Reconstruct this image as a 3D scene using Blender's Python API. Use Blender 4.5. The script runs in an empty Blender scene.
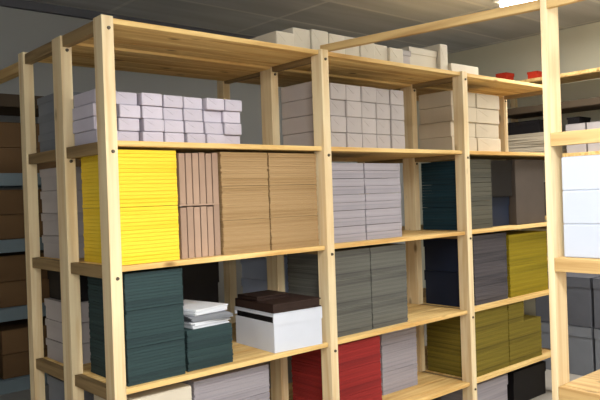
import bpy, bmesh, math, random
from mathutils import Vector, Matrix
random.seed(7)
C = bpy.context.scene.collection
R = math.radians

# ------------------------------------------------------------------ materials
def srgb(r, g, b):
    f = lambda c: (c/255/12.92 if c/255 <= .04045 else ((c/255+.055)/1.055)**2.4)
    return (f(r), f(g), f(b), 1)

def base_mat(name, rough=.8):
    m = bpy.data.materials.new(name); m.use_nodes = True
    nt = m.node_tree; b = nt.nodes['Principled BSDF']
    b.inputs['Roughness'].default_value = rough
    b.inputs['Specular IOR Level'].default_value = .25
    return m, nt, b

def plain(name, col, rough=.7, metal=0, var=.06, scale=6):
    """painted / paper surface with slight mottling"""
    m, nt, b = base_mat(name, rough)
    b.inputs['Metallic'].default_value = metal
    tc = nt.nodes.new('ShaderNodeTexCoord'); nz = nt.nodes.new('ShaderNodeTexNoise')
    nz.inputs['Scale'].default_value = scale; nz.inputs['Detail'].default_value = 3
    nt.links.new(tc.outputs['Object'], nz.inputs['Vector'])
    mx = nt.nodes.new('ShaderNodeMix'); mx.data_type = 'RGBA'
    mx.inputs['A'].default_value = [c*(1-var*2) for c in col[:3]] + [1]
    mx.inputs['B'].default_value = [min(1, c*(1+var*2)) for c in col[:3]] + [1]
    nt.links.new(nz.outputs['Fac'], mx.inputs['Factor'])
    oi = nt.nodes.new('ShaderNodeObjectInfo')
    hs = nt.nodes.new('ShaderNodeHueSaturation')
    mr = nt.nodes.new('ShaderNodeMapRange')
    mr.inputs['To Min'].default_value = 1-var; mr.inputs['To Max'].default_value = 1+var
    nt.links.new(oi.outputs['Random'], mr.inputs['Value'])
    nt.links.new(mr.outputs['Result'], hs.inputs['Value'])
    nt.links.new(mx.outputs['Result'], hs.inputs['Color'])
    nt.links.new(hs.outputs['Color'], b.inputs['Base Color'])
    return m

def pages(name, col, col2, freq=55, rough=.8):
    """stacked booklets: thin irregular bands running around the pile"""
    m, nt, b = base_mat(name, rough)
    tc = nt.nodes.new('ShaderNodeTexCoord'); mp = nt.nodes.new('ShaderNodeMapping')
    mp.inputs['Scale'].default_value = (1.2, 1.2, freq)
    nz = nt.nodes.new('ShaderNodeTexNoise'); nz.inputs['Scale'].default_value = 1; nz.inputs['Detail'].default_value = 4
    nt.links.new(tc.outputs['Object'], mp.inputs['Vector']); nt.links.new(mp.outputs['Vector'], nz.inputs['Vector'])
    rp = nt.nodes.new('ShaderNodeValToRGB')
    rp.color_ramp.elements[0].position = .3; rp.color_ramp.elements[0].color = col2
    rp.color_ramp.elements[1].position = .62; rp.color_ramp.elements[1].color = col
    nt.links.new(nz.outputs['Fac'], rp.inputs['Fac'])
    nt.links.new(rp.outputs['Color'], b.inputs['Base Color'])
    return m

def wood(name, light, dark, axis):
    m, nt, b = base_mat(name, .65)
    tc = nt.nodes.new('ShaderNodeTexCoord'); mp = nt.nodes.new('ShaderNodeMapping')
    s = [28, 28, 28]; s[axis] = 1.6
    mp.inputs['Scale'].default_value = s
    oi = nt.nodes.new('ShaderNodeObjectInfo')
    ad = nt.nodes.new('ShaderNodeVectorMath'); ad.operation = 'ADD'
    mu = nt.nodes.new('ShaderNodeMath'); mu.operation = 'MULTIPLY'; mu.inputs[1].default_value = 37
    nt.links.new(oi.outputs['Random'], mu.inputs[0])
    nt.links.new(tc.outputs['Object'], ad.inputs[0]); nt.links.new(mu.outputs[0], ad.inputs[1])
    nt.links.new(ad.outputs[0], mp.inputs['Vector'])
    nz = nt.nodes.new('ShaderNodeTexNoise'); nz.inputs['Scale'].default_value = 1
    nz.inputs['Detail'].default_value = 5; nz.inputs['Distortion'].default_value = .6
    nt.links.new(mp.outputs['Vector'], nz.inputs['Vector'])
    rp = nt.nodes.new('ShaderNodeValToRGB')
    rp.color_ramp.elements[0].position = .32; rp.color_ramp.elements[0].color = dark
    rp.color_ramp.elements[1].position = .6; rp.color_ramp.elements[1].color = light
    nt.links.new(nz.outputs['Fac'], rp.inputs['Fac'])
    # knots
    vo = nt.nodes.new('ShaderNodeTexVoronoi'); vo.inputs['Scale'].default_value = 1
    m2 = nt.nodes.new('ShaderNodeMapping'); s2 = [7, 7, 7]; s2[axis] = 3.2
    m2.inputs['Scale'].default_value = s2
    nt.links.new(ad.outputs[0], m2.inputs['Vector']); nt.links.new(m2.outputs['Vector'], vo.inputs['Vector'])
    kr = nt.nodes.new('ShaderNodeValToRGB')
    kr.color_ramp.elements[0].position = .05; kr.color_ramp.elements[0].color = (1, 1, 1, 1)
    kr.color_ramp.elements[1].position = .13; kr.color_ramp.elements[1].color = (0, 0, 0, 1)
    nt.links.new(vo.outputs['Distance'], kr.inputs['Fac'])
    mx = nt.nodes.new('ShaderNodeMix'); mx.data_type = 'RGBA'
    nt.links.new(kr.outputs['Color'], mx.inputs['Factor'])
    nt.links.new(rp.outputs['Color'], mx.inputs['A'])
    mx.inputs['B'].default_value = [c*.45 for c in dark[:3]] + [1]
    nt.links.new(mx.outputs['Result'], b.inputs['Base Color'])
    return m

def emit(name, col, s):
    m = bpy.data.materials.new(name); m.use_nodes = True
    nt = m.node_tree; nt.nodes.clear()
    e = nt.nodes.new('ShaderNodeEmission'); o = nt.nodes.new('ShaderNodeOutputMaterial')
    e.inputs['Color'].default_value = col; e.inputs['Strength'].default_value = s
    nt.links.new(e.outputs[0], o.inputs[0]); return m

PL, PD = srgb(228, 210, 172), srgb(210, 182, 138)
M = dict(
    pine_z=wood('pine_upright', PL, PD, 2), pine_x=wood('pine_board', srgb(228, 196, 132), srgb(196, 152, 88), 0),
    rail_dark=wood('aged_pine_rail', srgb(150, 126, 88), srgb(112, 90, 60), 1),
    pine_y=wood('pine_rail', srgb(206, 176, 122), srgb(170, 134, 84), 1),
    bolt=plain('bolt_steel', srgb(90, 84, 76), .45, .7),
    white=plain('white_wrapper', srgb(192, 187, 202), .7, var=.06),
    cream=plain('cream_wrapper', srgb(186, 174, 154), .75, var=.06),
    greypk=plain('pale_grey_wrapper', srgb(172, 165, 164), .75, var=.06),
    bluewhite=plain('cool_white_wrapper', srgb(206, 212, 226), .6, var=.03),
    coolwhite=plain('cool_white_card', srgb(184, 192, 208), .6, var=.02),
    lilac=pages('lilac_grey_pages', srgb(160, 155, 163), srgb(138, 134, 142), 60),
    topwhite=plain('bright_white_card', srgb(208, 200, 184), .7, var=.06),
    greybox=plain('grey_card', srgb(120, 124, 132), .8, var=.06),
    slategrey=plain('slate_card', srgb(92, 94, 102), .8, var=.08),
    yellow=pages('yellow_covers', srgb(238, 206, 62), srgb(228, 192, 46), 45),
    kraft=pages('kraft_covers', srgb(166, 138, 100), srgb(146, 118, 80), 50),
    pinkbrown=plain('pinkish_brown_cover', srgb(164, 138, 120), .8, var=.1),
    paper=pages('page_block', srgb(222, 212, 196), srgb(188, 176, 160), 60),
    green=pages('dark_green_covers', srgb(48, 68, 70), srgb(35, 50, 54), 45),
    grey=pages('dark_grey_covers', srgb(104, 104, 98), srgb(72, 72, 70), 55),
    dgrey=pages('charcoal_covers', srgb(84, 80, 84), srgb(52, 50, 56), 55),
    navy=plain('navy_cover', srgb(22, 30, 48), .6, var=.12),
    teal=pages('dark_teal_covers', srgb(26, 56, 68), srgb(14, 34, 44), 45),
    red=pages('red_covers', srgb(146, 42, 40), srgb(112, 30, 32), 40),
    olive=pages('olive_covers', srgb(122, 108, 38), srgb(82, 72, 24), 45),
    mustard=pages('mustard_covers', srgb(146, 128, 28), srgb(116, 102, 18), 40),
    brownbox=plain('brown_card', srgb(104, 80, 54), .85, var=.12),
    oliveg=pages('olive_grey_covers', srgb(86, 84, 74), srgb(64, 64, 58), 30),
    greybrown=plain('grey_brown_card', srgb(74, 66, 60), .85, var=.1),
    darkbrown=plain('dark_brown_leatherette', srgb(52, 38, 34), .5, var=.12),
    bluegrey=plain('blue_grey_card', srgb(176, 190, 218), .8),
    black=plain('black_card', srgb(18, 15, 17), .6, var=.1),
    redbox=plain('red_card', srgb(190, 52, 30), .6, var=.06),
    sheet=plain('loose_paper', srgb(222, 226, 234), .8, var=.05),
    steel=plain('blue_grey_steel', srgb(112, 128, 138), .5, .2, var=.06),
    darkdeck=plain('dark_deck_shadow_band', srgb(70, 58, 44), .7, var=.1),  # dark deck colour, also used for a painted shadow band
    fixture=plain('white_enamel', srgb(230, 230, 225), .4, var=.01),
    tube=emit('fluorescent_tube', (1, .97, .88, 1), 14),
)

# ceiling: grey mineral-fibre panels in a grid
def ceiling_mat():
    m, nt, b = base_mat('ceiling_panels', .95)
    tc = nt.nodes.new('ShaderNodeTexCoord')
    br = nt.nodes.new('ShaderNodeTexBrick'); br.offset = 0
    br.inputs['Scale'].default_value = 1; br.inputs['Brick Width'].default_value = 1.2
    br.inputs['Row Height'].default_value = .6; br.inputs['Mortar Size'].default_value = .018
    br.inputs['Color1'].default_value = srgb(190, 194, 198); br.inputs['Color2'].default_value = srgb(176, 180, 186)
    br.inputs['Mortar'].default_value = srgb(206, 208, 208)
    nt.links.new(tc.outputs['Object'], br.inputs['Vector'])
    nz = nt.nodes.new('ShaderNodeTexNoise'); nz.inputs['Scale'].default_value = 1
    mp = nt.nodes.new('ShaderNodeMapping'); mp.inputs['Scale'].default_value = (.6, 5, 1)
    nt.links.new(tc.outputs['Object'], mp.inputs['Vector']); nt.links.new(mp.outputs['Vector'], nz.inputs['Vector'])
    mr = nt.nodes.new('ShaderNodeMapRange'); mr.inputs['To Min'].default_value = .55; mr.inputs['To Max'].default_value = 1.35
    nt.links.new(nz.outputs['Fac'], mr.inputs['Value'])
    mx = nt.nodes.new('ShaderNodeMix'); mx.data_type = 'RGBA'; mx.blend_type = 'MULTIPLY'; mx.inputs['Factor'].default_value = 1
    nt.links.new(br.outputs['Color'], mx.inputs['A']); nt.links.new(mr.outputs['Result'], mx.inputs['B'])
    nt.links.new(mx.outputs['Result'], b.inputs['Base Color'])
    return m
M['ceiling'] = ceiling_mat()
M['wall'] = plain('grey_wall_paint', srgb(158, 160, 160), .9, var=.03, scale=2)
M['wall_r'] = plain('grey_green_wall_paint', srgb(192, 190, 172), .9, var=.03, scale=2)
M['floor'] = plain('concrete_floor', srgb(150, 144, 136), .8, var=.08, scale=3)

# ------------------------------------------------------------------ mesh helpers
def add_box(bm, c, s, rz=0, bev=0, rx=0):
    mt = Matrix.Translation(c) @ Matrix.Rotation(rz, 4, 'Z') @ Matrix.Rotation(rx, 4, 'X') @ Matrix.Diagonal((s[0], s[1], s[2], 1))
    r = bmesh.ops.create_cube(bm, size=1, matrix=mt)
    if bev:
        es = list({e for v in r['verts'] for e in v.link_edges})
        bmesh.ops.bevel(bm, geom=es, offset=bev, segments=2, affect='EDGES', profile=.6)

def obj(name, bm, mat, parent=None, loc=(0, 0, 0), rz=0):
    me = bpy.data.meshes.new(name); bm.to_mesh(me); bm.free()
    me.materials.append(M[mat])
    o = bpy.data.objects.new(name, me); C.objects.link(o)
    o.location = loc; o.rotation_euler.z = rz
    if parent: o.parent = parent
    return o

def tag(o, label, cat, group=None):
    o['label'] = label; o['category'] = cat
    if group: o['group'] = group
    return o

def thing(name, label, cat, loc=(0, 0, 0), rz=0, group=None):
    o = bpy.data.objects.new(name, None); C.objects.link(o)
    o.location = loc; o.rotation_euler.z = rz
    return tag(o, label, cat, group)

def struct(name, bm, mat):
    o = obj(name, bm, mat); o['kind'] = 'structure'; return o

def ordn(n): return ['first', 'second', 'third', 'fourth', 'fifth', 'sixth', 'seventh', 'eighth', 'ninth'][n]

# a bundle of booklets: slightly shifted layers
def bundle_bm(w, d, h, t=.016, j=.0022, slump=0):
    bm = bmesh.new(); n = max(2, round(h/t)); t = h/n
    for i in range(n):
        k = (i/n)**2
        add_box(bm, (random.uniform(-j, j)+slump*k, random.uniform(-j, j), (i+.5)*t),
                (w-2*j, d-2*j, t*.97), random.uniform(-.006, .006)+slump*k*.6, bev=min(.0018, t*.12))
    return bm

def bundle(name, label, mat, u0, u1, v0, v1, z0, h, group=None, cat='paper bundle', t=.011, j=.0012, rz=0, slump=0):
    o = obj(name, bundle_bm(u1-u0, v1-v0, h-.0004, t, j, slump), mat, None, ((u0+u1)/2, (v0+v1)/2, z0+.0006), rz)
    return tag(o, label, cat, group)

# a wrapped packet: soft box with the folded flap of its wrapper on the end faces
def packet_bm(w, d, h):
    bm = bmesh.new()
    add_box(bm, (0, 0, h/2), (w, d, h), bev=min(.006, h*.1))
    for s in (-1, 1):
        e = .0012; y = s*d/2
        pts = [(-w*.44, y, h*.9), (w*.44, y, h*.9), (0, y, h*.45)]
        vs = [bm.verts.new(p) for p in pts] + [bm.verts.new((p[0]*.97, p[1]+s*e, p[2])) for p in pts]
        bm.faces.new(vs[3:] if s < 0 else vs[:2:-1])
        for a in range(3):
            b = (a+1) % 3
            bm.faces.new((vs[a], vs[b], vs[b+3], vs[a+3]))
    return bm

def carton(name, label, mat, u0, u1, v0, v1, z0, h, cat='box', group=None, rz=0, lid=.3, lidmat=None):
    """lidded archive box: tray and overlapping lid"""
    t = thing(name, label, cat, ((u0+u1)/2, (v0+v1)/2, z0+.0008), rz, group)
    w, d = u1-u0, v1-v0
    bm = bmesh.new(); add_box(bm, (0, 0, h*.48), (w-.008, d-.008, h*.96), bev=.003); obj('tray', bm, mat, t)
    lh = h*lid
    bm = bmesh.new()
    add_box(bm, (0, 0, h-.003), (w, d, .006), bev=.002)
    for s in (-1, 1):
        add_box(bm, (s*(w/2-.0015), 0, h-lh/2), (.003, d, lh))
        add_box(bm, (0, s*(d/2-.0015), h-lh/2), (w, .003, lh))
    obj('lid', bm, lidmat or mat, t)
    return t

def flatbox(name, label, mat, u0, u1, v0, v1, z0, h, cat='box', group=None, rz=0):
    """taped carton: body with closed flaps and a strip of tape on top"""
    t = thing(name, label, cat, ((u0+u1)/2, (v0+v1)/2, z0+.0008), rz, group)
    w, d = u1-u0, v1-v0
    bm = bmesh.new(); add_box(bm, (0, 0, h/2-.001), (w, d, h-.002), bev=.004); obj('carton_body', bm, mat, t)
    bm = bmesh.new()
    for s in (-1, 1): add_box(bm, (0, s*(d/4), h-.0005), (w-.006, d/2-.006, .003))
    obj('flap', bm, mat, t)
    return t

# ------------------------------------------------------------------ the room
CE = 2.95; XL, XR, YB, YF = -3.4, 4.86, 2.46, -4.4
bm = bmesh.new(); add_box(bm, ((XL+XR)/2, (YB+YF)/2, -.05), (XR-XL+.2, YB-YF+.2, .1)); struct('floor', bm, 'floor')
bm = bmesh.new(); add_box(bm, ((XL+XR)/2, (YB+YF)/2, CE+.05), (XR-XL+.2, YB-YF+.2, .1)); struct('ceiling', bm, 'ceiling')
bm = bmesh.new(); add_box(bm, ((XL+XR)/2, YB+.05, CE/2), (XR-XL, .1, CE)); struct('wall_back', bm, 'wall')
bm = bmesh.new(); add_box(bm, (XR+.05, (YB+YF)/2, CE/2), (.1, YB-YF+.2, CE)); struct('wall_right', bm, 'wall_r')
bm = bmesh.new(); add_box(bm, (XL-.05, (YB+YF)/2, CE/2), (.1, YB-YF+.2, CE)); struct('wall_left', bm, 'wall')
bm = bmesh.new(); add_box(bm, ((XL+XR)/2, YF-.05, CE/2), (XR-XL, .1, CE)); struct('wall_front', bm, 'fixture')
# coving where back wall meets ceiling
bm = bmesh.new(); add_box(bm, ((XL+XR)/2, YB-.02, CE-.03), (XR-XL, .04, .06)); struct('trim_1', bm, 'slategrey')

# ------------------------------------------------------------------ main double-sided timber rack
LV = [2.222, 1.74, 1.242, .755, .31]        # top faces of the shelves
TB = .022
UP = [.002, 1.166, 2.352, 3.44]           # frame positions along the rack
PW = .05
rack = thing('timber_shelving_rack', 'long double sided pine shelving rack loaded with paper stacks across the room', 'shelving')
def post(root, u, v0, v1, h, w=PW, bolts=(), mat='pine_z'):
    bm = bmesh.new(); d = v1-v0
    add_box(bm, (0, 0, h/2), (w, d, h), bev=.003)
    o = obj('post', bm, mat, root, (u, (v0+v1)/2, 0))
    for z in bolts:
        b = bmesh.new()
        bmesh.ops.create_cone(b, cap_ends=True, segments=12, radius1=.008, radius2=.006, depth=.008,
                              matrix=Matrix.Translation((0.004, -d/2-.002, z)) @ Matrix.Rotation(R(90), 4, 'X'))
        obj('bolt', b, 'bolt', o)
    return o
for i, u in enumerate(UP):
    post(rack, u, -.02, .055, 2.226, bolts=[z-.045 for z in LV])
    post(rack, u, .38, .475, 2.222, bolts=[LV[0]-.06, LV[1]-.06])
    post(rack, u, .83, .893, 2.232)
    for z in LV:
        for v0, v1 in ((.055, .38), (.475, .83)):
            bm = bmesh.new(); add_box(bm, (0, 0, 0), (.032, v1-v0-.001, .048), bev=.002)
            obj('side_rail', bm, 'rail_dark', rack, (u, (v0+v1)/2, z-.0245))
def planks(root, u0, u1, spans, z, notch=None, name='shelf_board'):
    bm = bmesh.new()
    L = u1-u0
    for k, (a, b) in enumerate(spans):
        cut = (PW/2-.0155 if notch and k in notch else 0)
        add_box(bm, (0, (a+b)/2, -TB/2), (L-2*cut-.002, b-a, TB), bev=.002)
    return obj(name, bm, 'pine_x', root, ((u0+u1)/2, 0, z))
for i in range(3):
    a, b = UP[i]+.0165, UP[i+1]-.0165
    for k, z in enumerate(LV):
        planks(rack, a, b, [(-.004, .055), (.060, .175), (.18, .28), (.285, .378)], z, notch=(0,))
        planks(rack, a, b, [(.381, .475), (.48, .595), (.60, .715), (.72, .828)], z-(.012 if k == 0 else 0), notch=(0,))
# tie beams
bm = bmesh.new(); add_box(bm, (0, 0, 0), (.045, 1.0495, .05), bev=.003)
tag(obj('tie_batten', bm, 'pine_y', None, (.002, 1.4185, 2.172)), 'pine batten tying the rack end back to the wall shelving at far left', 'batten')
bm = bmesh.new(); add_box(bm, (0, 0, 0), (.028, 1.222, .036), bev=.003, rx=.042)
tag(obj('tie_batten', bm, 'pine_y', None, (1.209, -.567, 2.217)), 'long pine batten crossing the aisle overhead from middle post to near post', 'batten')

# ------------------------------------------------------------------ bay A (left), upper shelf: white packets
z1 = LV[1]+.0008
PWD, PHT, PDP = .104, .0555, .215
pk = packet_bm(PWD-.006, PDP, PHT-.0015); pme = bpy.data.meshes.new('paper_packet'); pk.to_mesh(pme); pk.free(); pme.materials.append(M['white'])
for c in range(7):
    top = [.004, 0, .002, .004, 0, .002, 0][c]
    rows = 4
    for r in range(rows):
        o = bpy.data.objects.new('paper_packet', pme); C.objects.link(o)
        o.location = (.060+.1075*c+random.uniform(-.004, .004), .25+random.uniform(-.016, .016), z1+PHT*r)
        o.rotation_euler.z = random.uniform(-.02, .02)
        tag(o, 'small white packet, %s row up, %s column from the left, upper shelf of left bay' % (ordn(r), ordn(c)), 'packet', 'small white packets on the upper left shelf')
# upper shelf, middle bay: greyish packets
GW, GH = .118, .088
pk = packet_bm(GW-.003, .26, GH-.001); gme = bpy.data.meshes.new('paper_packet'); pk.to_mesh(gme); pk.free(); gme.materials.append(M['greypk'])
for c in range(6):
    for r in range(4):
        o = bpy.data.objects.new('paper_packet', gme); C.objects.link(o)
        o.location = (1.262+.121*c+random.uniform(-.001, .001), .245+random.uniform(-.006, .006), z1+GH*r)
        tag(o, 'grey white packet, %s row up, %s column from left, upper shelf of middle bay' % (ordn(r), ordn(c)), 'packet', 'grey white packets on the upper middle shelf')
# upper shelf, right: wide cream packets
CW, CH = .272, .098
pk = packet_bm(CW-.003, .26, CH-.001); cme = bpy.data.meshes.new('paper_packet'); pk.to_mesh(cme); pk.free(); cme.materials.append(M['cream'])
for c in range(2):
    for r in range(4):
        o = bpy.data.objects.new('paper_packet', cme); C.objects.link(o)
        o.location = (2.522+.276*c+random.uniform(-.002, .002), .245+random.uniform(-.008, .008), z1+CH*r)
        tag(o, 'wide cream packet, %s row up, %s column, upper shelf right of right post' % (ordn(r), ordn(c)), 'packet', 'wide cream packets on the upper right shelf')
# ------------------------------------------------------------------ second shelf
z2 = LV[2]
for k in range(2):
    bundle('yellow_booklet_bundle', ['lower', 'upper'][k]+' bright yellow booklet bundle at the left rack corner', 'yellow', .04, .315, .02, .36, z2+.2325*k, .2315, 'yellow booklet bundles', t=.0155)
# upright pinkish-brown books, two tiers of six
for tier in range(2):
    uu = .335
    for i in range(6):
        tk = .0335; h = .222+random.uniform(-.004, .004)
        t = thing('upright_book', 'pinkish brown upright book, %s from left in the %s row beside yellow bundles' % (ordn(i), ['lower', 'upper'][tier]), 'book', (uu+tk/2, .135, z2+.0008+tier*.2335), 0, 'upright pinkish brown books')
        bm = bmesh.new()
        for s in (-1, 1): add_box(bm, (s*(tk/2-.0025), 0, h/2), (.003, .19, h), bev=.0008)
        add_box(bm, (0, -.0935, h/2), (tk-.002, .003, h), bev=.0008)
        obj('cover', bm, 'pinkbrown', t)
        bm = bmesh.new(); add_box(bm, (0, .002, h/2), (tk-.009, .182, h-.008)); obj('page_block', bm, 'paper', t)
        uu += tk+.0008
    if tier == 0:
        bm = bmesh.new(); add_box(bm, (0, 0, .003), (.205, .19, .006)); tag(obj('divider_card', bm, 'pinkbrown', None, (.437, .135, z2+.2276)), 'thin brown card lying between the two rows of upright books', 'card')
for c, (a, b) in enumerate(((.545, .815), (.82, 1.128))):
    for r in range(3):
        bundle('kraft_booklet_bundle', 'brown booklet bundle, %s of the %s stack next to the middle post' % (['lowest', 'middle', 'topmost'][r], ['left', 'right'][c]), 'kraft', a, b, .025, .37, z2+.1545*r, .1537, 'brown booklet bundles', t=.011, j=.002)
# right of bundle stack slips behind the post
for c, (a, b) in enumerate(((1.21, 1.50), (1.503, 1.80))):
    for r in range(5):
        bundle('paper_parcel', 'pale grey paper parcel, %s from bottom of %s stack, second shelf of middle bay' % (ordn(r), ['left', 'right'][c]), 'lilac', a, b, .05, .38, z2+.084*r, .083, 'pale grey paper parcels', t=.0415, j=.002)
for r in range(3):
    bundle('teal_booklet_bundle', '%s narrow dark teal booklet bundle behind the right post, second shelf' % ['lowest', 'middle', 'topmost'][r], 'teal', 2.385, 2.485, .065, .37, z2+.147*r, .146, 'dark teal booklet bundles', t=.018, j=.001)
for r in range(3):
    bundle('olive_grey_bundle', '%s olive grey booklet bundle right of the right post, second shelf' % ['lowest', 'middle', 'topmost'][r], 'oliveg', 2.49, 2.73, .06, .37, z2+.15*r, .149, 'olive grey booklet bundles', t=.03, j=.001)
carton('document_box', 'dark blue box at the bottom between grey bundles, second shelf right', 'navy', 2.74, 3.00, .10, .37, z2, .20)
carton('document_box', 'black box standing in for the dark gap above the dark blue box, second shelf right', 'black', 2.74, 3.0, .07, .37, z2+.2005, .245)  # black box replaces the shaded gap between the stacks
flatbox('cardboard_carton', 'tall grey brown carton at right end of the second shelf', 'greybrown', 3.02, 3.40, .06, .37, z2, .45)

# ------------------------------------------------------------------ third shelf
z3 = LV[3]
for r in range(3):
    bundle('green_booklet_bundle', '%s bundle of the tall dark green booklet stack at left rack corner' % ['lowest', 'middle', 'topmost'][r], 'green', .055, .325, .02, .37, z3+.151*r, .1502, 'tall dark green booklet stack', t=.0125)
for r in range(2):
    bundle('green_booklet_bundle', '%s bundle of the low dark green stack under loose white sheets' % ['lower', 'upper'][r], 'green', .345, .585, .035, .34, z3+.0885*r, .088, 'low dark green booklet stack', t=.010, j=.002)
zz = z3+.1778
for k, (du, dv, rz, nm, mt) in enumerate([(0, 0, .08, 'bottom', 'sheet'), (.02, -.015, -.14, 'middle', 'greybox'), (-.005, .01, .22, 'top', 'sheet')]):
    bm = bmesh.new()
    for i in range(6): add_box(bm, (random.uniform(-.006, .006), random.uniform(-.006, .006), .0045*i+.0022), (.20, .285, .0042), random.uniform(-.05, .05))
    tag(obj('loose_papers', bm, mt, None, (.47+du, .19+dv, zz), rz), ('%s white sheaf of papers on the low green stack' % nm) if mt == 'sheet' else 'grey folder between white sheaves on the low green stack', 'papers'); zz += .0273
# white carton with a raised lid and dark folder on top
wb = thing('white_carton', 'white lidded carton standing left of the middle post, third shelf', 'box', (.968, .178, z3+.001), R(-4))
w, d, h = .29, .34, .14
bm = bmesh.new()
for s in (-1, 1):
    add_box(bm, (s*(w/2-.003), 0, h/2), (.006, d, h)); add_box(bm, (0, s*(d/2-.003), h/2), (w-.012, .006, h))
add_box(bm, (0, 0, .004), (w-.012, d-.012, .008)); obj('tray', bm, 'bluewhite', wb)
bm = bmesh.new(); add_box(bm, (0, 0, (h+.03)/2+.004), (w-.014, d-.014, h+.022)); obj('slot_shade_fill', bm, 'black', wb)  # black block gives the slot under the lid its shade
bm = bmesh.new()
add_box(bm, (0, 0, h+.043), (w+.006, d+.006, .006), bev=.001)
add_box(bm, (0, -d/2, h+.016), (w+.006, .006, .055)); add_box(bm, (0, d/2, h+.026), (w+.006, .006, .034))
add_box(bm, (w/2, 0, h+.016), (.006, d, .055)); add_box(bm, (-w/2, 0, h+.037), (.006, d, .014))
obj('lid', bm, 'bluewhite', wb)
def ledger(label, u, v, z, rz, w, d, h):
    t = thing('ledger', label, 'book', (u, v, z), rz)
    bm = bmesh.new()
    add_box(bm, (0, 0, .003), (w, d, .006), bev=.001); add_box(bm, (0, 0, h-.003), (w, d, .006), bev=.001)
    add_box(bm, (-w/2+.003, 0, h/2), (.006, d, h), bev=.001); obj('cover', bm, 'darkbrown', t)
    bm = bmesh.new(); add_box(bm, (.002, 0, h/2), (w-.012, d-.014, h-.013)); obj('page_block', bm, 'darkbrown', t)
ledger('large dark brown ledger lying on the white lidded carton', .968, .178, z3+.1880, R(-4), .29, .338, .042)
ledger('smaller dark brown ledger on top of the large ledger', .935, .25, z3+.2303, R(-2), .20, .17, .02)
# dark grey booklets right of the middle post
for c, (a, b) in enumerate(((1.21, 1.515), (1.52, 1.815))):
    for r in range(3):
        bundle('grey_booklet_bundle', 'dark grey booklet bundle, %s of %s stack right of middle post, third shelf' % (['lowest', 'middle', 'topmost'][r], ['left', 'right'][c]), 'grey', a, b, .04, .38, z3+.149*r, .148, 'dark grey booklet bundles', t=.010, j=.0015)
carton('document_box', 'lower narrow navy box behind the right post, third shelf', 'navy', 2.385, 2.485, .065, .37, z3, .22)
carton('document_box', 'upper narrow navy box behind the right post, third shelf', 'navy', 2.385, 2.485, .065, .37, z3+.2205, .22)
for r in range(3):
    bundle('charcoal_booklet_bundle', '%s charcoal booklet bundle right of the right post, third shelf' % ['lowest', 'middle', 'topmost'][r], 'dgrey', 2.49, 2.87, .05, .37, z3+.149*r, .148, 'charcoal booklet bundles', t=.012, j=.0015)
for r in range(2):
    bundle('mustard_booklet_bundle', '%s mustard yellow booklet bundle at right end of the third shelf' % ['lower', 'upper'][r], 'mustard', 2.90, 3.40, .05, .36, z3+.213*r, .212, 'mustard booklet bundles', t=.018)

# ------------------------------------------------------------------ fourth shelf
z4 = LV[4]
flatbox('white_box', 'bright white box at bottom left corner below the dark green stack', 'topwhite', .06, .355, .03, .36, z4, .385)
for r in range(3):
    bundle('lilac_paper_bundle', '%s pale lilac paper bundle beside the bright white box, fourth shelf' % ['lowest', 'middle', 'topmost'][r], 'lilac', .38, .80, .05, .38, z4+.131*r, .130, 'pale lilac paper bundles', t=.012, j=.002)
for r in range(3):
    bundle('red_booklet_bundle', '%s red booklet bundle beside the middle post, fourth shelf' % ['lowest', 'middle', 'topmost'][r], 'red', 1.205, 1.555, .02, .37, z4+.137*r, .136, 'red booklet bundles', t=.014, j=.0025)
for r in range(3):
    bundle('white_paper_bundle', '%s pale white paper bundle between red and olive stacks, fourth shelf' % ['lowest', 'middle', 'topmost'][r], 'lilac', 1.76, 2.08, .20, .37, z4+.133*r, .132, 'white bundles beside red stack', t=.012, j=.002)
for c, (a, b, n) in enumerate(((2.385, 2.83, 3), (2.835, 3.25, 3))):
    for r in range(n):
        b2 = b if not (c == 1 and r == 2) else 3.03
        bundle('olive_booklet_bundle', '%s olive green booklet bundle of the %s stack right of right post, fourth shelf' % (['lowest', 'middle', 'topmost'][r], ['left', 'right'][c]), 'olive', a, b2, .03, .37, z4+.137*r, .136, 'olive booklet bundles', t=.012, j=.0018)
# on the floor under the rack
carton('document_box', 'pale box on the floor under the olive stacks', 'lilac', 2.52, 2.88, .08, .38, 0, .24)
carton('document_box', 'black box on the floor under right end of the rack', 'black', 2.95, 3.38, .08, .40, 0, .23)

# ------------------------------------------------------------------ on top of the rack
zt = LV[0]+.0008
u = .93
for i in range(8):
    hh = [.085, .12, .125, .118, .12, .115, .108, .1][i]; wd = .118
    pk = packet_bm(wd-.003, .27, hh)
    tag(obj('paper_packet', pk, 'topwhite', None, (u+wd/2, .21+random.uniform(-.01, .01), zt)), 'white upright packet on top of the rack, %s from the left' % ordn(i), 'packet', 'white packets on top of the rack'); u += wd+.001
carton('document_box', 'grey white lidded box on rack top right of the packets', 'greypk', 1.885, 1.965, .08, .34, zt, .10)
carton('document_box', 'white lidded box on rack top before the right post', 'topwhite', 1.97, 2.24, .10, .36, zt, .135)
bm = packet_bm(.075, .24, .18)
tag(obj('paper_packet', bm, 'topwhite', None, (2.285, .2, zt)), 'tall bright white packet standing on rack top', 'packet')
flatbox('white_box', 'low white box on rack top above the right post', 'topwhite', 2.33, 2.62, .06, .33, zt, .065)

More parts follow.
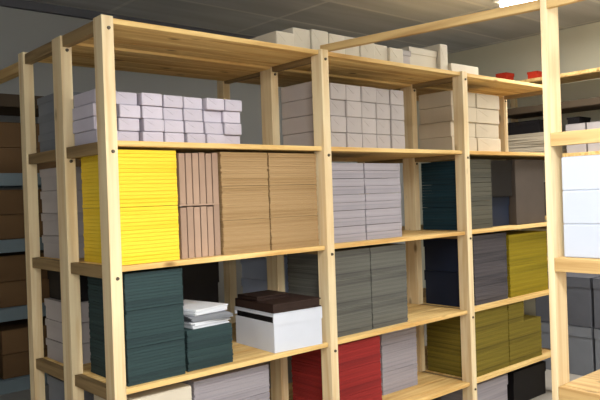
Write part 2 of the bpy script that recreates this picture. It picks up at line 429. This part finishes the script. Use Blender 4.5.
# ------------------------------------------------------------------ back half of the rack: pale boxes seen from the end
def back_stack(label, group, mat, u0, u1, z, n, h, v0=.53, v1=.81):
    for r in range(n):
        nm = ['lowest', 'second', 'third', 'fourth', 'fifth'][r]
        carton('document_box', label % nm, mat, u0, u1, v0, v1, z+r*(h+.0005), h, 'box', group, lid=.35)
back_stack('%s pale grey box at left end of rear upper shelf', 'grey boxes on the rear upper shelf', 'greybox', .03, .36, z1, 3, .088)
back_stack('%s pale grey box at left end of rear second shelf', 'grey boxes on the rear second shelf', 'greypk', .03, .36, z2, 4, .105)
back_stack('%s grey white box at left end of rear third shelf', 'boxes on the rear third shelf', 'greypk', .03, .33, z3, 3, .095)
back_stack('%s dark box above the pale boxes at left end of rear third shelf', 'dark boxes on the rear third shelf', 'black', .05, .33, z3+.287, 1, .14)
back_stack('%s grey box at left end of rear fourth shelf', 'boxes on the rear fourth shelf', 'greybox', .03, .36, z4, 3, .12)
back_stack('%s pale blue grey box on rear third shelf behind the ledgers', 'blue grey boxes on the rear third shelf', 'bluegrey', 1.21, 1.60, z3, 3, .13)
back_stack('%s pale grey box on rear upper shelf behind the grey packets', 'boxes on the rear upper middle shelf', 'greybox', 1.60, 2.2, z1, 3, .12)

carton('document_box', 'black filler for the dark gap on the rear third shelf behind the white sheaves', 'black', .62, .86, .53, .80, z3, .42)  # black box added to make the shaded gap dark

# ------------------------------------------------------------------ near rack at right, end of it in view
near = thing('timber_shelving_rack', 'pine shelving rack close by at the right edge holding white boxes', 'shelving', (1.18, -1.18, 0))
for (u, v) in ((.045, -.013), (.045, -1.2), (.62, -.013), (.62, -1.2)):
    bm = bmesh.new(); add_box(bm, (0, 0, 1.125), (.09, .026, 2.25), bev=.003); obj('post', bm, 'pine_z', near, (u, v, 0))
for k, z in enumerate([2.215, 1.700, 1.232, .75, .3]):
    for u in (.012, .653):
        bm = bmesh.new(); add_box(bm, (0, 0, 0), (.024, 1.16, .05), bev=.002); obj('front_rail', bm, 'pine_y', near, (u, -.607, z-.025))
    bm = bmesh.new()
    for j in range(4): add_box(bm, (.104+.152*j, -.607, .011 if k else .0), (.148, 1.16, .02), bev=.002)
    if k: obj('shelf_board', bm, 'pine_y', near, (0, 0, z-.02))
    else: bm.free()
for r in range(3):
    flatbox('white_box', '%s bright white box on the near rack at right edge' % ['lowest', 'middle', 'topmost'][r], 'coolwhite', 1.215, 1.60, -1.56, -1.228, 1.2335+.1245*r, .124, 'box', 'bright white boxes on the near rack')

# ------------------------------------------------------------------ dark boxes on the floor beyond the rack end
for j, (a, b) in enumerate(((.02, .50), (-.50, .005))):
    for r in range(2):
        carton('document_box', '%s slate grey box of the %s pile on floor beyond the rack' % (['lower', 'upper'][r], ['left', 'right'][j]), 'slategrey' if r else 'greybox', 3.98, 4.32, a, b, .39*r, .385, 'box', 'slate grey boxes on the floor', lid=.2)

# ------------------------------------------------------------------ shelving along the right wall
rw = thing('wall_shelving', 'shelving with pale top board against the right hand wall', 'shelving', (4.4, 0, 0))
for v in (1.13, -.95):
    for u in (.025, .4):
        bm = bmesh.new(); add_box(bm, (0, 0, 1.22), (.05, .05, 2.44), bev=.002); obj('post', bm, 'pine_z', rw, (u, v, 0))
for z, m, t in ((2.465, 'pine_x', .025), (2.225, 'darkdeck', .06), (1.78, 'pine_x', .03), (1.24, 'pine_x', .03), (.85, 'pine_x', .03)):  # second board's dark colour stands in for a shadow band
    bm = bmesh.new(); add_box(bm, (.222, .09, -t/2), (.35, 2.03, t), bev=.002)
    add_box(bm, (-.007, .09, -t/2), (.012, 2.13, t), bev=.002)
    obj('shelf_board', bm, m, rw, (0, 0, z))
for i, (v0, v1) in enumerate(((.26, .44), (.06, .25), (-.15, .05))):
    carton('document_box', 'pale grey archive box, %s from the black box, on right wall shelving' % ordn(i), 'greypk', 4.47, 4.76, v0, v1, 1.781, .25, 'box', 'archive boxes on the right wall shelving')
for k, nm in enumerate(('lowest', 'second', 'third', 'topmost')):
    bundle('paper_pile', 'untidy pale paper pile, %s of four, under black box on right wall shelving' % nm, 'cream', 4.42, 4.70, .52+.02*k, 1.06-.015*k, 1.781+.0505*k, .05, 'untidy paper piles', 'paper pile', t=.008, j=.006, rz=random.uniform(-.05, .05))
carton('document_box', 'black box lying on untidy papers on the right wall shelving', 'black', 4.43, 4.68, .66, 1.03, 1.984, .115)
carton('document_box', 'small dark box on pale archive box on right wall shelving', 'black', 4.48, 4.7, .32, .43, 2.0315, .06)
for i, (v0, v1) in enumerate(((.72, .95), (.46, .71), (.20, .45), (-.06, .19))):
    carton('document_box', 'grey brown archive box, %s from the corner, lower on right wall shelving' % ordn(i), 'greybrown', 4.47, 4.78, v0, v1, 1.2405, .30, 'box', 'brown archive boxes on the right wall shelving')
carton('document_box', 'bright red box on top board of the right wall shelving', 'redbox', 4.42, 4.56, .97, 1.08, 2.4655, .10)
carton('document_box', 'small red box further right on the right wall shelving top', 'redbox', 4.42, 4.56, .66, .76, 2.4655, .065)

# ------------------------------------------------------------------ steel shelving along the back wall, brown cartons
ws = thing('steel_shelving', 'blue grey steel shelving with brown cartons along the back wall at left', 'shelving', (-.9, 1.95, 0))
for u in (.02, 2.2):
    for v in (.02, .43):
        bm = bmesh.new(); add_box(bm, (0, 0, 1.1), (.04, .04, 2.2), bev=.002); obj('post', bm, 'steel', ws, (u, v, 0))
DK = [2.2, 1.70, 1.28, .85, .40]
for z in DK:
    bm = bmesh.new(); add_box(bm, (1.11, .225, -.01), (2.14, .37, .02))
    add_box(bm, (1.11, 0, -.04), (2.24, .012, .08), bev=.002); add_box(bm, (1.11, .452, -.04), (2.24, .012, .08), bev=.002)
    obj('shelf_deck', bm, 'darkdeck' if z > 2 else 'steel', ws, (0, 0, z))
names = ['upper', 'second', 'third', 'bottom']
for k, z in enumerate(DK[1:]):
    hs = [.16, .155, .16, .15][k]
    for c in range(4):
        for r in range(2):
            flatbox('brown_carton', '%s brown carton, %s from the left, %s deck of back wall shelving' % (['lower', 'upper'][r], ordn(c), names[k]), 'brownbox', -.80+.5*c, -.32+.5*c, 1.99, 2.36, z+.0005+r*(hs+.004), hs, 'box', 'brown cartons on the back wall shelving')

# ------------------------------------------------------------------ light fittings
def fitting(label, u, v, rz, power, L=1.5, drop=0, upl=0):
    t = thing('ceiling_light', label, 'light', (u, v, CE-drop), rz, 'fluorescent ceiling fittings')
    if drop:  # out-of-view fittings hang lower, with uplights added to brighten the ceiling
        for s in (-1, 1):
            bm = bmesh.new(); add_box(bm, (0, s*L*.35, drop/2), (.014, .014, drop)); obj('stem', bm, 'fixture', t)
        for s in (-1, 1):
            ul = bpy.data.lights.new('added_uplight', 'AREA'); ul.shape = 'RECTANGLE'; ul.size = .05; ul.size_y = L-.1
            ul.energy = upl/2; ul.color = (1, .98, .95)
            uo = bpy.data.objects.new('added_uplight', ul); C.objects.link(uo); uo.parent = t
            uo.location = (s*.16, 0, .02); uo.rotation_euler = (0, R(180-s*25), 0)
    bm = bmesh.new(); add_box(bm, (0, 0, -.025), (.24, L, .05), bev=.004); obj('housing', bm, 'fixture', t)
    for s in (-1, 1):
        bm = bmesh.new()
        bmesh.ops.create_cone(bm, cap_ends=True, segments=16, radius1=.019, radius2=.019, depth=L-.08,
                              matrix=Matrix.Translation((s*.075, 0, -.072)) @ Matrix.Rotation(R(90), 4, 'X'))
        obj('tube', bm, 'tube', t)
    ld = bpy.data.lights.new('tube_glow', 'AREA'); ld.shape = 'RECTANGLE'; ld.size = .16; ld.size_y = L-.1
    ld.energy = power; ld.color = (1, .97, .915)
    lo = bpy.data.objects.new('tube_glow', ld); C.objects.link(lo); lo.parent = t; lo.location = (0, 0, -.1)
    return t
fitting('lit fluorescent fitting on the ceiling above right end of the rack', 3.45, -.36, 0, 60)
fitting('unseen fluorescent fitting with added uplights over the aisle in front of the viewer', .1, -1.95, 0, 60, drop=.4, upl=26)
fitting('unseen fluorescent fitting with added uplights at the far left behind the viewer', -1.6, -3.2, 0, 75, drop=.4, upl=26)
fitting('unseen fluorescent fitting with added uplights over the near rack', 2.5, -3.0, 0, 75, drop=.4, upl=26)

# flash of the camera
fl = bpy.data.lights.new('camera_flash', 'AREA'); fl.size = .06; fl.energy = 9; fl.color = (1, .97, .92)

# ------------------------------------------------------------------ camera
cam = bpy.data.cameras.new('camera'); co = bpy.data.objects.new('camera', cam); C.objects.link(co)
cam.sensor_width = 36; cam.lens = 688/600*36; cam.clip_start = .02
Fw = Vector((.66, .75, 0)).normalized(); up = Vector((0, 0, 1))
pitch = -math.atan(5/688); roll = math.atan(.034)
fwd = (Fw*math.cos(pitch)+up*math.sin(pitch)).normalized()
right = fwd.cross(up).normalized(); upv = right.cross(fwd)
r2 = right*math.cos(roll)-upv*math.sin(roll); u2 = upv*math.cos(roll)+right*math.sin(roll)
P = Vector((-1.226, -2.514, 1.5))
mw = Matrix((r2, u2, -fwd)).transposed().to_4x4(); mw.translation = P
co.matrix_world = mw
bpy.context.scene.camera = co
fo = bpy.data.objects.new('camera_flash', fl); C.objects.link(fo)
fm = mw.copy(); fm.translation = P+Vector((0, 0, .07))-fwd*.02; fo.matrix_world = fm

# ------------------------------------------------------------------ world and view
w = bpy.data.worlds.new('world'); bpy.context.scene.world = w; w.use_nodes = True
w.node_tree.nodes['Background'].inputs[0].default_value = (.5, .52, .55, 1)
w.node_tree.nodes['Background'].inputs[1].default_value = .1
vs = bpy.context.scene.view_settings
vs.view_transform = 'Standard'; vs.look = 'None'; vs.gamma = 1; vs.use_curve_mapping = False; vs.exposure = 0.02
